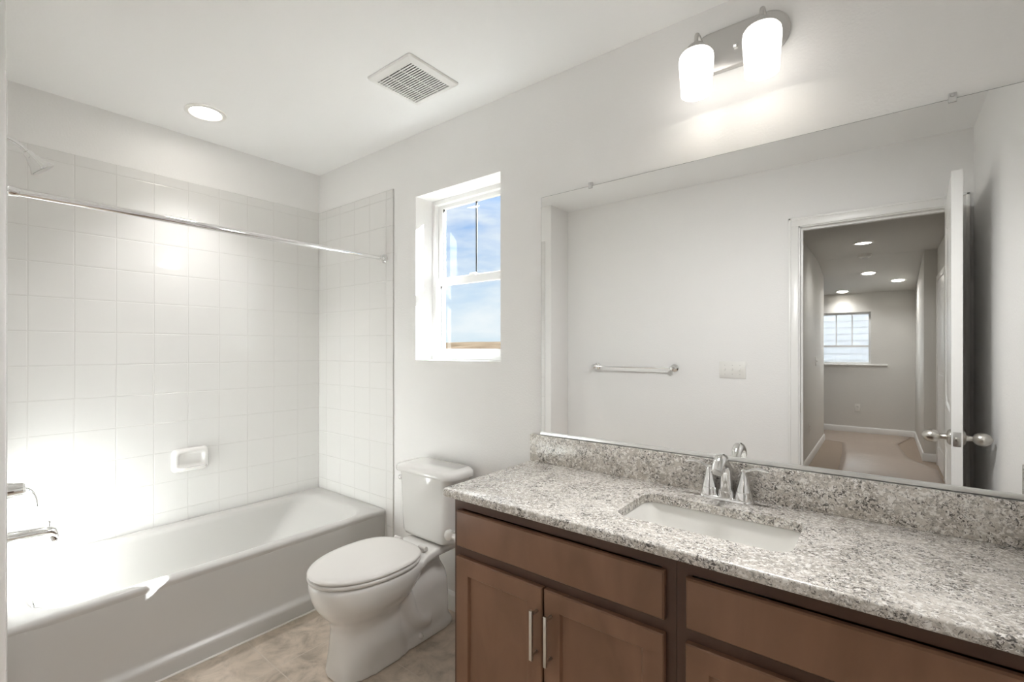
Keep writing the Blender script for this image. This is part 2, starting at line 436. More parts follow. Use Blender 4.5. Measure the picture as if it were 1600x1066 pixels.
# ------------------------------------------------------------------ outdoors
bm = B(); bx(bm, -400, 400, .6, 260, -3.3, -3.0); tag(obj('ground', bm, 'land', smooth=False), 'dry tan grassland seen far below the window', 'ground')['kind'] = 'structure'
bm = B(); nx, ny = 90, 10; gv = []
for j in range(ny+1):
    row = []
    for i in range(nx+1):
        x = -420 + i*8.; y = 190 + j*14.; t = j/ny
        hh = 7.2 * math.sin(min(1, t*1.1)*PI/2) + 1.1*noise.noise(Vector((x*.016, 3.1, y*.01)))*t + .35*noise.noise(Vector((x*.09, 7.7, 0)))*t
        row.append(bm.verts.new((x, y, -3.2 + hh*1.45)))
    gv.append(row)
for j in range(ny):
    for i in range(nx): bm.faces.new([gv[j][i], gv[j][i+1], gv[j+1][i+1], gv[j+1][i]])
tag(obj('hill_ridge', bm, 'land'), 'low brown ridge of dry grass on the horizon outside the window', 'hill')['kind'] = 'structure'

# ------------------------------------------------------------------ bathtub
TX, TR = .7071, .388
tub = thing('bathtub', 'white alcove bathtub with a plain apron under the tiled surround', 'bathtub', (TX/2, BY/2, 0))
tx0, ty0, ty1 = T+.001, BY+T+.001, -T-.001
cxo, cyo, hxo, hyo = (tx0+TX)/2, (ty0+ty1)/2, (TX-tx0)/2, (ty1-ty0)/2
bm = B(); rings = []
def tring(cx, cy, hx, hy, r, z): return [(x, y, z) for x, y in rrect(cx, cy, hx, hy, r, 10)]
rings.append(tring(cxo, cyo, hxo-.012, hyo, .004, .34))
rings.append(tring(cxo, cyo, hxo-.003, hyo, .004, .366))
rings.append(tring(cxo, cyo, hxo-.0005, hyo, .006, .372))
rings.append(tring(cxo, cyo, hxo-.001, hyo, .008, TR-.010))
rings.append(tring(cxo, cyo, hxo-.005, hyo-.001, .010, TR-.003))
rings.append(tring(cxo, cyo, hxo-.012, hyo-.004, .014, TR))
# opening: front rim 55 mm, back rim 60 mm, drain end 85, lounge end 105
ix0, ix1, iy0, iy1 = .070, .650, -1.428, -.110
def inner(inset, z, r, extra_end=0., side=0.):
    a0, a1, b0, b1 = ix0+inset+side, ix1-inset-side, iy0+inset, iy1-inset-extra_end
    return tring((a0+a1)/2, (b0+b1)/2, (a1-a0)/2, (b1-b0)/2, r, z)
rings += [inner(-.022, TR, .13), inner(-.008, TR-.003, .125), inner(.000, TR-.012, .12), inner(.006, TR-.03, .12),
          inner(.020, .30, .125, .03, .0), inner(.035, .20, .13, .11, .004), inner(.048, .12, .14, .19, .006),
          inner(.070, .075, .15, .25, .01), inner(.11, .052, .14, .28, .015), inner(.17, .047, .10, .30, .02)]
loft(bm, rings, cap0=False, cap1=True)
# inner upstand where the rim meets the tile
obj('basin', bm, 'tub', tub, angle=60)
# apron: shallow recessed panel with a kick ledge along the foot
bm = B(); ny, nz_ = 140, 60; G = []
def sst(a, b, x):
    t = max(0, min(1, (x-a)/(b-a))); return t*t*(3-2*t)
for j in range(nz_+1):
    z = .368*j/nz_; row = []
    for i in range(ny+1):
        y = ty0 + (ty1-ty0)*i/ny
        endm = sst(ty0+.03, ty0+.13-.05*z, y) * sst(ty1-.0, ty1-.05, y)
        up = sst(.058, .088, z)
        x = TX - .002 - .007*up*(1-sst(.2, .368, z)*.75) - .011*endm*up*(1 - .75*sst(.12, .35, z))
        row.append(bm.verts.new((x, y, z)))
    G.append(row)
for j in range(nz_):
    for i in range(ny): bm.faces.new([G[j][i], G[j][i+1], G[j+1][i+1], G[j+1][i]])
bk = [[bm.verts.new((TX-.06, ty0, 0)), bm.verts.new((TX-.06, ty0, .368))], [bm.verts.new((TX-.06, ty1, 0)), bm.verts.new((TX-.06, ty1, .368))]]
bm.faces.new([bk[0][0], bk[1][0], bk[1][1], bk[0][1]])
bm.faces.new([G[0][i] for i in range(ny+1)] + [bk[1][0], bk[0][0]]); bm.faces.new([G[nz_][i] for i in range(ny+1)] + [bk[1][1], bk[0][1]])
bm.faces.new([G[j][0] for j in range(nz_+1)] + [bk[0][1], bk[0][0]]); bm.faces.new([G[j][ny] for j in range(nz_+1)] + [bk[1][1], bk[1][0]])
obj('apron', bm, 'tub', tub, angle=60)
# overflow plate with trip lever on the drain-end wall of the basin
bm = B(); ax = Vector((0, 1, .12)).normalized(); o = Vector((.37, -1.408, .300))
lathe(bm, [(.036, -.004), (.037, .002), (.032, .008), (.012, .011)], 28, o, ax)
op = obj('overflow_plate', bm, 'chrome', tub)
bm = B(); tube(bm, [o+ax*.008, o+ax*.02+Vector((0,0,-.006)), o+ax*.030+Vector((0,0,-.022))], [.005, .005, .006], 10); obj('trip_lever', bm, 'chrome', op)
bm = B(); lathe(bm, [(.034, 0), (.034, .004), (.024, .005), (.010, .003)], 28, (.37, -1.18, .0475)); obj('drain', bm, 'chrome', tub)

# tub spout
FX = .37; WY = BY + T
sp = thing('tub_spout', 'chrome tub spout with diverter knob above the drain end of the tub', 'faucet', (FX, WY, .59))
bm = B(); rings = []
for t, z, hw, hh in ((0,.592,.026,.024),(.02,.592,.025,.023),(.06,.591,.024,.021),(.10,.590,.0235,.019),(.135,.588,.023,.018),(.155,.583,.0225,.020),(.168,.574,.021,.023),(.175,.562,.018,.020)):
    rings.append([(FX + hw*math.cos(2*PI*k/20), WY + t, z + hh*math.sin(2*PI*k/20)) for k in range(20)])
loft(bm, rings); obj('spout_body', bm, 'chrome', sp, angle=60)
bm = B(); lathe(bm, [(.017, 0), (.018, .022), (.012, .030)], 18, (FX, WY+.158, .570), (0, .25, -1)); obj('spout_outlet', bm, 'chrome', sp)
bm = B(); lathe(bm, [(.003, 0), (.003, .014), (.006, .016), (.006, .020), (.002, .023)], 12, (FX, WY+.150, .602)); obj('diverter_knob', bm, 'chrome', sp)
# shower valve
sv = thing('shower_valve', 'chrome round shower valve with curved lever on the end wall', 'faucet', (FX, WY, .76))
bm = B(); lathe(bm, [(.082, 0), (.082, .004), (.070, .010), (.040, .016), (.034, .022), (.030, .05)], 40, (FX, WY, .765), (0, 1, 0)); obj('escutcheon', bm, 'chrome', sv)
bm = B(); lathe(bm, [(.027, .045), (.026, .075), (.020, .082), (.004, .084)], 24, (FX, WY, .765), (0, 1, 0)); obj('valve_hub', bm, 'chrome', sv)
bm = B(); tube(bm, curve([(FX, WY+.060, .765), (FX, WY+.088, .760), (FX, WY+.104, .742), (FX, WY+.112, .715), (FX, WY+.115, .690)], 5), [.011]*6 + [.0095]*5 + [.0085]*5 + [.006]*5, 12, sq=(1.3, .8)); obj('lever_handle', bm, 'chrome', sv)
# shower head
sh = thing('shower_fixture', 'chrome shower head on a bent arm high on the end wall', 'shower head', (FX, WY, 2.06))
bm = B(); lathe(bm, [(.030, 0), (.029, .004), (.015, .012), (.010, .013)], 28, (FX, WY, 2.08), (0, 1, 0)); obj('wall_flange', bm, 'chrome', sh)
bm = B(); tube(bm, curve([(FX, WY, 2.08), (FX, WY+.035, 2.078), (FX, WY+.07, 2.060), (FX, WY+.092, 2.038)], 6), .0085, 14); obj('shower_arm', bm, 'chrome', sh)
bm = B(); hd = Vector((0, .50, -.62)).normalized(); o = Vector((FX, WY+.088, 2.042))
lathe(bm, [(.008, -.004), (.014, 0), (.016, .008), (.016, .018), (.020, .022), (.024, .034), (.029, .050), (.038, .062), (.041, .066), (.041, .071)], 32, o, hd)
hb = obj('head_body', bm, 'chrome', sh, angle=28)
bm = B(); lathe(bm, [(.036, .0712), (.036, .0725), (.01, .0735)], 28, o, hd); obj('spray_face', bm, 'satin', hb)
# shower rod
rd = thing('shower_rod', 'long chrome shower curtain rod across the tub opening', 'curtain rod', (.70, BY/2, 1.804))
rz = 1.8045; rx_ = .703
bm = B(); tube(bm, [(rx_, WY+.001, rz), (rx_, -.62, rz)], .0128, 20); obj('rod_tube', bm, 'chrome', rd)
bm = B(); tube(bm, [(rx_, -.62, rz), (rx_, -T-.001, rz)], .0112, 20); obj('rod_tube', bm, 'chrome', rd)
for (yy, s) in ((-T-.0005, -1), (WY+.0005, 1)):
    bm = B(); lathe(bm, [(.024, 0), (.024, .004), (.0175, .008), (.0165, .020), (.0150, .024), (.0150, .032), (.0132, .034)], 28, (rx_, yy, rz), (0, s, 0)); obj('end_flange', bm, 'chrome', rd)
# soap dish
sd = thing('soap_dish', 'white ceramic soap dish set in the tiled side wall over the tub', 'soap dish', (T, -.757, .70))
yc, zc = -.757, .704; x0 = T+.0005
def yz(cy, cz, hy, hz, r, x): return [(x, a, b) for a, b in rrect(cy, cz, hy, hz, r, 6)]
bm = B(); loft(bm, [yz(yc, zc, .088, .062, .024, x0), yz(yc, zc, .087, .061, .026, x0+.006), yz(yc, zc, .080, .054, .026, x0+.018), yz(yc, zc, .071, .046, .022, x0+.024),
     yz(yc, zc+.002, .062, .037, .018, x0+.022), yz(yc, zc+.003, .056, .031, .016, x0+.010), yz(yc, zc+.004, .048, .024, .012, x0+.006)])
obj('dish_body', bm, 'porcelain', sd, angle=70)
bm = B(); lp = [(T, .0), (T+.044, .0), (T+.050, .006), (T+.046, .012), (T+.020, .010), (T+.010, .014), (T, .014)]
R_ = []
for i in range(13):
    t = i/12*2-1; k = 1 - .45*max(0, abs(t)-.75)/.25*abs(t)
    R_.append([(T+.0005+(x-T)*k, yc+t*.070, zc-.046+z) for x, z in lp])
loft(bm, R_); obj('dish_lip', bm, 'porcelain', sd, angle=50)

# ------------------------------------------------------------------ toilet
TCX = 1.216
to = thing('toilet', 'white two-piece toilet with elongated bowl between tub and vanity', 'toilet', (TCX, -.38, 0))
def rg(z, yb, yf, hw, e=2.3, ef=None, egg=0.): return [(x, y, z) for x, y in sellipse(TCX, yb, yf, hw, 48, e, ef, egg)]
bm = B()
# bowl and front column
loft(bm, [rg(.0, -.30, -.668, .118, 3.2, 2.6), rg(.03, -.31, -.664, .112, 3., 2.5), rg(.10, -.33, -.655, .104, 2.8, 2.4), rg(.18, -.34, -.650, .100, 2.6, 2.3),
          rg(.215, -.33, -.660, .108, 2.5, 2.2), rg(.250, -.30, -.690, .135, 2.4, 2.15), rg(.285, -.27, -.715, .158, 2.3, 2.1), rg(.320, -.25, -.730, .171, 2.3, 2.1),
          rg(.355, -.24, -.738, .177, 2.3, 2.1), rg(.378, -.24, -.740, .178, 2.3, 2.1), rg(.388, -.24, -.736, .174, 2.3, 2.1)])
# foot flange
loft(bm, [rg(.0, -.055, -.45, .108, 4.5, 3), rg(.022, -.058, -.45, .106, 4.5, 3), rg(.05, -.075, -.45, .086, 4, 3), rg(.075, -.09, -.45, .070, 4, 3)])
# thin web under the deck and rear column
loft(bm, [rg(.02, -.075, -.42, .088, 5), rg(.12, -.072, -.42, .087, 5), rg(.20, -.074, -.42, .085, 4.5), rg(.25, -.082, -.41, .078, 4), rg(.285, -.10, -.40, .064, 4), rg(.31, -.11, -.40, .052, 4), rg(.36, -.08, -.40, .062, 5)])
# trapway bulging out of both sides
for s in (-1, 1):
    tube(bm, curve([(TCX+s*.062, -.38, .27), (TCX+s*.062, -.345, .20), (TCX+s*.062, -.325, .14), (TCX+s*.060, -.28, .085), (TCX+s*.056, -.22, .07)], 6), [.043]*25, 18)
# deck that carries the tank
def dk(z, ins): 
    P = [(-.028, .105), (-.05, .118), (-.20, .118), (-.27, .135), (-.33, .165)]
    pts = [(TCX+h-ins, y) for y, h in P] + [(TCX-h+ins, y) for y, h in reversed(P)]
    return [(x, y, z) for x, y in pts]
loft(bm, [dk(.352, .012), dk(.362, .0), dk(.385, .0), dk(.392, .004)])
bo = obj('bowl', bm, 'porcelain', to, angle=180)
r = bo.modifiers.new('remesh', 'REMESH'); r.mode = 'VOXEL'; r.voxel_size = .0055; r.use_smooth_shade = True
s_ = bo.modifiers.new('smooth', 'SMOOTH'); s_.factor = .6; s_.iterations = 24
for s in (-1, 1):
    bm = B(); lathe(bm, [(.014, 0), (.014, .006), (.010, .012), (.003, .015)], 18, (TCX+s*.093, -.285, .028), (s*.55, 0, .85)); obj('bolt_cap', bm, 'porcelain', bo)
def lid_ring(z, ins, yb=-.275, yf=-.745, hw=.182):
    pts = []
    for k in range(64):
        a = 2*PI*k/64; c, s = math.cos(a), math.sin(a); cyy = -.475
        if s > 0: x = hw*math.copysign(abs(c)**(2/2.8), c)*(1-.10*s); y = (yb-cyy)*abs(s)**(2/3.2)
        else: x = hw*math.copysign(abs(c)**(2/2.05), c); y = (yf-cyy)*abs(s)**(2/2.05)
        L_ = math.hypot(x, y) or 1; f = (L_-ins)/L_
        pts.append((TCX + x*f, cyy + y*f, z))
    return pts
bm = B(); loft(bm, [lid_ring(.391, .012), lid_ring(.392, .003), lid_ring(.398, .0), lid_ring(.404, .001), lid_ring(.407, .006)]); st_ = obj('toilet_seat', bm, 'seat', to, angle=50)
bm = B(); loft(bm, [lid_ring(.4095, .010), lid_ring(.4105, .002), lid_ring(.416, .0), lid_ring(.421, .003), lid_ring(.4245, .010), lid_ring(.4265, .03), lid_ring(.4275, .08)]); obj('toilet_lid', bm, 'seat', to, angle=50)
for s in (-1, 1):
    bm = B(); tube(bm, [(TCX+s*.085-.022, -.262, .408), (TCX+s*.085+.022, -.262, .408)], .0105, 14)
    bx(bm, TCX+s*.085-.012, TCX+s*.085+.012, -.272, -.240, .392, .402, .003)
    obj('seat_hinge', bm, 'seat', to)
# tank
def tk(z, hw, yf, r=.045):
    yb = -.022; bow = .016
    pts = []
    for x, y in rrect(TCX, (yb+yf)/2, hw, (yb-yf)/2, r, 8):
        u = (x-TCX)/hw
        if y < (yb+yf)/2: y -= bow*(1-u*u)
        else: y = min(y, yb)
        pts.append((x, y, z))
    return pts
bm = B(); loft(bm, [tk(.398, .150, -.165, .05), tk(.405, .163, -.176, .05), tk(.42, .168, -.181), tk(.50, .171, -.186), tk(.62, .174, -.189), tk(.705, .176, -.192)])
tk_ = obj('tank', bm, 'porcelain', to, angle=60)
bm = B(); loft(bm, [tk(.703, .190, -.194), tk(.704, .197, -.202), tk(.712, .199, -.204), tk(.722, .198, -.203), tk(.731, .192, -.197), tk(.735, .180, -.186, .04), tk(.737, .155, -.162, .03)])
obj('tank_lid', bm, 'porcelain', to, angle=60)
bm = B(); o = (TCX-.1735, -.145, .652); lathe(bm, [(.0165, 0), (.0165, .004), (.011, .006), (.009, .026), (.0135, .028), (.0145, .034), (.0125, .040), (.005, .043)], 20, o, (-1, 0, 0))
lv = obj('flush_lever', bm, 'chrome', tk_)
bm = B(); tube(bm, [(TCX-.206, -.132, .648), (TCX-.208, -.105, .647), (TCX-.208, -.070, .644)], [.0055, .006, .0075], 12); obj('lever_arm', bm, 'chrome', lv)

# ------------------------------------------------------------------ vanity cabinets
CF, DF = -.505, -.524
CT, CU = .816, .789
CX0, CXM, CX1 = 1.738, 2.4965, RX-.001
def shaker(bm, x0, x1, z0, z1, rail=.057):
    """recessed panel door front between DF and CF"""
    def ring(i, y): return [bm.verts.new(p) for p in ((x0+i, y, z0+i), (x1-i, y, z0+i), (x1-i, y, z1-i), (x0+i, y, z1-i))]
    R = [ring(0, CF-.0008), ring(0, DF+.003), ring(.003, DF), ring(rail-.003, DF), ring(rail, DF+.004), ring(rail+.002, DF+.0095), ring(rail+.010, DF+.0105)]
    for a, b in zip(R, R[1:]):
        for k in range(4): bm.faces.new([a[k], a[(k+1) % 4], b[(k+1) % 4], b[k]])
    bm.faces.new(R[0][::-1]); bm.faces.new(R[-1])
def slab(bm, x0, x1, z0, z1):
    def ring(i, y): return [bm.verts.new(p) for p in ((x0+i, y, z0+i), (x1-i, y, z0+i), (x1-i, y, z1-i), (x0+i, y, z1-i))]
    R = [ring(0, CF-.0008), ring(0, DF+.006), ring(.004, DF+.001), ring(.009, DF)]
    for a, b in zip(R, R[1:]):
        for k in range(4): bm.faces.new([a[k], a[(k+1) % 4], b[(k+1) % 4], b[k]])
    bm.faces.new(R[0][::-1]); bm.faces.new(R[-1])
def pull(x, z0, z1, parent):
    bm = B(); yo = DF-.030
    bx(bm, x-.005, x+.005, yo-.005, yo+.004, z0, z1, .0012)
    for z in (z0+.012, z1-.012): tube(bm, [(x, DF-.0002, z), (x, yo, z)], .0042, 12)
    return obj('handle', bm, 'nickel', parent)
def cabinet(x0, x1, label, fronts, doors, handles):
    c = thing('vanity_cabinet', label, 'cabinet', ((x0+x1)/2, CF/2, 0))
    bm = B()
    bx(bm, x0, x0+.016, CF+.019, -.003, .0, CU-.001 if x0 < 2 else .60); bx(bm, x1-.016, x1, CF+.019, -.003, .0, CU-.001 if x1 > 3 else .60)
    bx(bm, x0+.016, x1-.016, CF+.019, -.003, .10, .116); bx(bm, x0+.016, x1-.016, -.009, -.003, .116, CU-.03)
    obj('body', bm, 'woodf', c, smooth=False)
    bm = B(); rectframe(bm, x0, x1, .10, CU-.001, CF, CF+.0188, .036, .036, .03, .04); bx(bm, x0+.036, x1-.036, CF, CF+.0188, .575, .635)
    obj('face_frame', bm, 'woodf', c, smooth=False)
    bm = B(); bx(bm, x0+.0165, x1-.0165, CF+.07, CF+.085, 0, .0995); obj('toe_kick', bm, 'woodf', c, smooth=False)
    for nm, a, b in fronts:
        bm = B(); slab(bm, a, b, .622, .744); obj(nm, bm, 'wood', c, angle=25)
    for (a, b), hx in zip(doors, handles):
        bm = B(); shaker(bm, a, b, .122, .588); d_ = obj('door', bm, 'wood', c, angle=25)
        pull(hx, .385, .530, d_)
    return c
cabinet(CX0, CXM-.0005, 'brown vanity cabinet under the sink, next to the toilet', [('false_drawer_front', 1.760, 2.4705)], [(1.760, 2.1105), (2.1175, 2.4705)], [2.0935, 2.1430])
cabinet(CXM+.0005, CX1, 'brown vanity cabinet right of the sink unit, against the right wall', [('drawer_front', 2.5225, 3.226)], [(2.5225, 2.8705), (2.8775, 3.226)], [2.846, 2.902])
# toilet paper holder on the side of the cabinet
tp = thing('toilet_paper_holder', 'small white two-post toilet paper holder on the vanity side', 'toilet paper holder', (CX0, -.40, .628))
for yy in (-.482, -.330):
    bm = B(); lathe(bm, [(.021, 0), (.021, .005), (.012, .010), (.010, .030), (.014, .036), (.0185, .044), (.0195, .054), (.016, .062), (.006, .066)], 24, (CX0-.0003, yy, .628), (-1, 0, 0)); obj('post', bm, 'plate', tp)
bm = B(); tube(bm, [(CX0-.048, -.468, .628), (CX0-.048, -.344, .628)], .008, 14); obj('roller', bm, 'plate', tp)

# ------------------------------------------------------------------ worktop with sink cut-out
SX0, SX1, SY0, SY1 = 2.279, 2.728, -.412, -.146
ctp = thing('countertop', 'speckled grey granite worktop with backsplash on the vanity', 'countertop', (2.48, -.27, CU))
bm = B()
X0c, X1c, Y0c, Y1c = 1.713, RX-.0008, -.545, -.0008
out = []
rc = .012
for (cx, cy_, a0) in ((X1c-.001, Y1c-.001, 0), (X0c+.001, Y1c-.001, PI/2), (X0c+rc, Y0c+rc, PI), (X1c-.001, Y0c+.001, 1.5*PI)):
    rr = rc if a0 == PI else .001
    for k in range(9): a = a0 + k/8*PI/2; out.append((cx+rr*math.cos(a), cy_+rr*math.sin(a)))
inn = rrect((SX0+SX1)/2, (SY0+SY1)/2, (SX1-SX0)/2, (SY1-SY0)/2, .045, 8)
def off(pts, d, cx, cy_, hx, hy):
    return [(x - math.copysign(d, x-cx)*min(1, abs(x-cx)/hx*1.0), y - math.copysign(d, y-cy_)*min(1, abs(y-cy_)/hy)) for x, y in pts]
oc = ((X0c+X1c)/2, (Y0c+Y1c)/2, (X1c-X0c)/2, (Y1c-Y0c)/2); ic = ((SX0+SX1)/2, (SY0+SY1)/2, (SX1-SX0)/2, (SY1-SY0)/2)
seq = [(off(inn, 0, *ic), CU), (off(inn, 0, *ic), CT-.003), (off(inn, -.001, *ic), CT-.001), (off(inn, -.003, *ic), CT),
       (off(out, .006, *oc), CT), (off(out, .002, *oc), CT-.002), (off(out, 0, *oc), CT-.006), (out, CU+.004), (off(out, .003, *oc), CU)]
R_ = [[bm.verts.new((x, y, z)) for x, y in p] for p, z in seq]
for a, b in list(zip(R_, R_[1:])) + [(R_[-1], R_[0])]:
    for k in range(36): bm.faces.new([a[k], a[(k+1) % 36], b[(k+1) % 36], b[k]])
obj('slab', bm, 'granite', ctp, angle=40)
bm = B(); bx(bm, 1.713, RX-.001, -.0205, -.0008, CT+.0003, .928, .0015); obj('backsplash', bm, 'granite', ctp)
bm = B(); bx(bm, RX-.0205, RX-.001, -.543, -.021, CT+.0003, .928, .0015); obj('side_splash', bm, 'granite', ctp)
# undermount sink
sk = thing('sink', 'white rectangular undermount sink below the granite cut-out', 'sink', (ic[0], ic[1], .66))
bm = B()
def sring(ins, z, r): return [(x, y, z) for x, y in rrect(ic[0], ic[1], ic[2]+.004-ins, ic[3]+.004-ins, r, 8)]
loft(bm, [sring(-.022, CU-.0008, .06), sring(0, CU-.0008, .048), sring(.003, CU-.004, .046), sring(.012, .745, .046), sring(.028, .700, .05), sring(.050, .678, .055), sring(.085, .668, .04), sring(.115, .666, .01)], cap0=False)
sb = obj('sink_bowl', bm, 'sinkm', sk, angle=60)
sm_ = sb.modifiers.new('thickness', 'SOLIDIFY'); sm_.thickness = .008; sm_.offset = -1
bm = B(); lathe(bm, [(.030, 0), (.030, .003), (.022, .004), (.012, .002)], 24, (ic[0], ic[1], .6665)); obj('drain', bm, 'chrome', sk)
# faucet
fa = thing('sink_faucet', 'chrome two-handle centerset faucet behind the sink', 'faucet', (2.5035, -.060, CT))
fy = -.060
bm = B()
loft(bm, [[(x, y, z) for x, y in rrect(2.5035, fy, hx, hy, min(hx, hy)-.0005, 8)] for hx, hy, z in ((.080, .027, CT+.0003), (.080, .027, CT+.006), (.077, .024, CT+.010), (.070, .018, CT+.012))])
obj('deck_plate', bm, 'chrome', fa, angle=45)
for s in (-1, 1):
    cx = 2.5035 + s*.0508
    bm = B(); lathe(bm, [(.0255, 0), (.0235, .016), (.0222, .0225), (.0208, .0235), (.0208, .0250), (.0218, .0260), (.0165, .046), (.0115, .068), (.0085, .082), (.0085, .090), (.005, .094)], 32, (cx, fy, CT+.009)); hb = obj('handle_base', bm, 'chrome', fa, angle=30)
    bm = B(); tube(bm, curve([(cx, fy, CT+.094), (cx+s*.012, fy-.001, CT+.100), (cx+s*.032, fy-.003, CT+.108), (cx+s*.052, fy-.004, CT+.109), (cx+s*.070, fy-.005, CT+.105)], 5), [.0052+.0012*math.sin(i/20*PI) for i in range(21)], 12, sq=(1.35, .75) if True else None); obj('lever', bm, 'chrome', hb)
bm = B(); lathe(bm, [(.0245, 0), (.0235, .010), (.0222, .024), (.0210, .0255), (.0200, .028)], 32, (2.5035, fy, CT+.006)); obj('spout_base', bm, 'chrome', fa, angle=30)
bm = B(); pts = curve([(2.5035, fy, CT+.030), (2.5035, fy, CT+.065), (2.5035, fy-.005, CT+.096), (2.5035, fy-.024, CT+.122), (2.5035, fy-.055, CT+.136), (2.5035, fy-.086, CT+.129), (2.5035, fy-.108, CT+.106)], 6)
n = len(pts); tube(bm, pts, [.0205 - .0040*min(1, i/(n*.45)) + .0030*math.sin(max(0, i/(n-1)-.45)/.55*PI*.8) for i in range(n)], 24, sq=(1.08, .92))
spt = obj('spout', bm, 'chrome', fa, angle=50)
bm = B(); dd = (pts[-1]-pts[-2]).normalized(); lathe(bm, [(.013, -.001), (.0125, .003), (.008, .0035)], 20, pts[-1], dd); obj('aerator', bm, 'satin', spt)

# ------------------------------------------------------------------ mirror
mi = thing('wall_mirror', 'large frameless wall mirror above the granite backsplash', 'mirror', (2.5, 0, .93))
MX0, MX1, MZ0, MZ1 = 1.761, RX-.004, .9295, 1.938
bm = B(); bx(bm, MX0, MX1, -.0062, -.0012, MZ0+.003, MZ1); mb = obj('mirror_back', bm, 'mirroredge', mi, smooth=False)
bm = B(); bx(bm, MX0+.0012, MX1-.0012, -.0068, -.00625, MZ0+.004, MZ1-.0012); obj('mirror_glass', bm, 'mirror', mi, smooth=False)
bm = B(); bx(bm, MX0-.0005, MX1+.0005, -.0105, -.0071, MZ0-.001, MZ0+.0145, .0006); bx(bm, MX0-.0005, MX1+.0005, -.0105, -.0012, MZ0-.001, MZ0+.0015); obj('channel', bm, 'nickel_light', mi)
for cx in (1.995, 3.029):
    bm = B(); bx(bm, cx-.008, cx+.008, -.0105, -.0071, MZ1-.010, MZ1+.014, .0015); bx(bm, cx-.008, cx+.008, -.0105, -.0008, MZ1+.0008, MZ1+.014, .0015)
    lathe(bm, [(.0042, 0), (.004, .002), (.001, .003)], 14, (cx, -.0105, MZ1+.007), (0, -1, 0)); obj('clip', bm, 'clearclip', mi)

# ------------------------------------------------------------------ vanity light
vl = thing('vanity_light', 'two-lamp wall light with frosted glass shades over the mirror', 'wall light', (2.5225, 0, 2.28))
vz = 2.280
bm = B()
def xz(hx, hz, r, y): return [(x, y, z) for x, z in rrect(2.5225, vz, hx, hz, r, 10)]
loft(bm, [xz(.150, .070, .069, -.0008), xz(.150, .070, .069, -.010), xz(.147, .067, .066, -.015), xz(.141, .061, .060, -.018)])
pl = obj('back_plate', bm, 'satin', vl, angle=40)
bm = B(); lathe(bm, [(.007, 0), (.007, .004), (.005, .008), (.008, .013), (.004, .019), (.001, .021)], 14, (2.5225, -.0185, vz-.012), (0, -1, 0)); obj('finial', bm, 'chrome', pl)
for cx in (2.4300, 2.6150):
    bm = B(); tube(bm, curve([(cx, -.018, vz), (cx, -.050, vz+.004), (cx, -.085, vz+.016), (cx, -.112, vz+.018), (cx, -.122, vz+.002), (cx, -.122, vz-.020)], 6), .0065, 14); obj('arm', bm, 'satin', vl)
    bm = B(); lathe(bm, [(.006, .036), (.012, .030), (.024, .022), (.032, .012), (.0335, .0)], 28, (cx, -.122, 2.236)); obj('socket_cap', bm, 'satin', vl)
    bm = B(); pr = [(.0295, .1325), (.044, .1305), (.0500, .122), (.0520, .108), (.0505, .080), (.0475, .040), (.0450, .0), (.0425, .0), (.0445, .040), (.0480, .080), (.0492, .108), (.0470, .119), (.042, .127), (.0295, .1290)]
    lathe(bm, pr, 40, (cx, -.122, 2.1035), cap=False); shd = obj('glass_shade', bm, 'shade', vl, angle=60)
    bm = B(); lathe(bm, [(.012, .115), (.012, .095), (.019, .080), (.024, .060), (.023, .045), (.015, .032), (.004, .027)], 24, (cx, -.122, 2.1035)); obj('bulb', bm, 'shade', shd)

def spot(name, loc, watts, cone, rad, col=(1, .95, .88), d=(0, 0, -1), par=None):
    l = bpy.data.lights.new(name, 'SPOT'); l.energy = watts; l.spot_size = math.radians(cone); l.spot_blend = 1.; l.shadow_soft_size = rad; l.color = col
    o = bpy.data.objects.new(name, l); C.objects.link(o); o.location = Vector(loc) - (worldloc(par) if par else Vector())
    o.rotation_euler = Vector(d).to_track_quat('-Z', 'Y').to_euler()
    if par: o.parent = par
    return o
for cx in (2.4300, 2.6150):
    spot('bulb_light', (cx, -.122, 2.095), VAN_W, 140, .035, (1, .995, .985), (-.25, -1., -1), vl)
# ------------------------------------------------------------------ recessed light, vent
def downlight(name, label, x, y, z, r=.095, m='lens', group=None):
    t = thing(name, label, 'ceiling light', (x, y, z), group)
    bm = B(); lathe(bm, [(r, 0), (r, -.003), (r-.004, -.006), (r-.016, -.0075), (r-.020, -.0055), (r-.024, -.0005)], 40, (x, y, z-.0003), cap=False); obj('trim_ring', bm, 'plate', t)
    bm = B(); lathe(bm, [(r-.0235, -.0007), (r-.024, -.0028), (.003, -.0045)], 40, (x, y, z-.0005)); obj('lens', bm, m, t)
    spot('lamp', (x, y, z-.02), CAN_W if m == 'lens' else HALL_W, 100 if m == 'lens' else 150, r*.7, (1, .99, .97), par=t)
    return t
downlight('recessed_light', 'round recessed ceiling light over the bathtub', .345, -.800, CH, .088)
vt = thing('exhaust_fan_grille', 'square white exhaust fan grille on the bathroom ceiling', 'vent', (1.337, -.347, CH))
vx, vy, hv = 1.337, -.347, .137
def gr_(h, z, r=.012): return [(x, y, z) for x, y in rrect(vx, vy, h, h*1.02, r, 5)]
bm = B(); R = [gr_(hv, CH-.0005), gr_(hv, CH-.004), gr_(hv-.004, CH-.009), gr_(hv-.020, CH-.014), gr_(.109, CH-.0165, .003), gr_(.107, CH-.0165, .002), gr_(.107, CH-.006, .002)]
loft(bm, R, cap0=False, cap1=False); obj('cover_frame', bm, 'grille', vt, angle=30)
bm = B(); bx(bm, vx-.107, vx+.107, vy-.109, vy+.109, CH-.003, CH-.001); obj('shade_backing', bm, 'dslot', vt, smooth=False)  # near-black sheet stands in for the shade inside the fan cavity
NS = 17; p_ = .218/NS
bm = B()
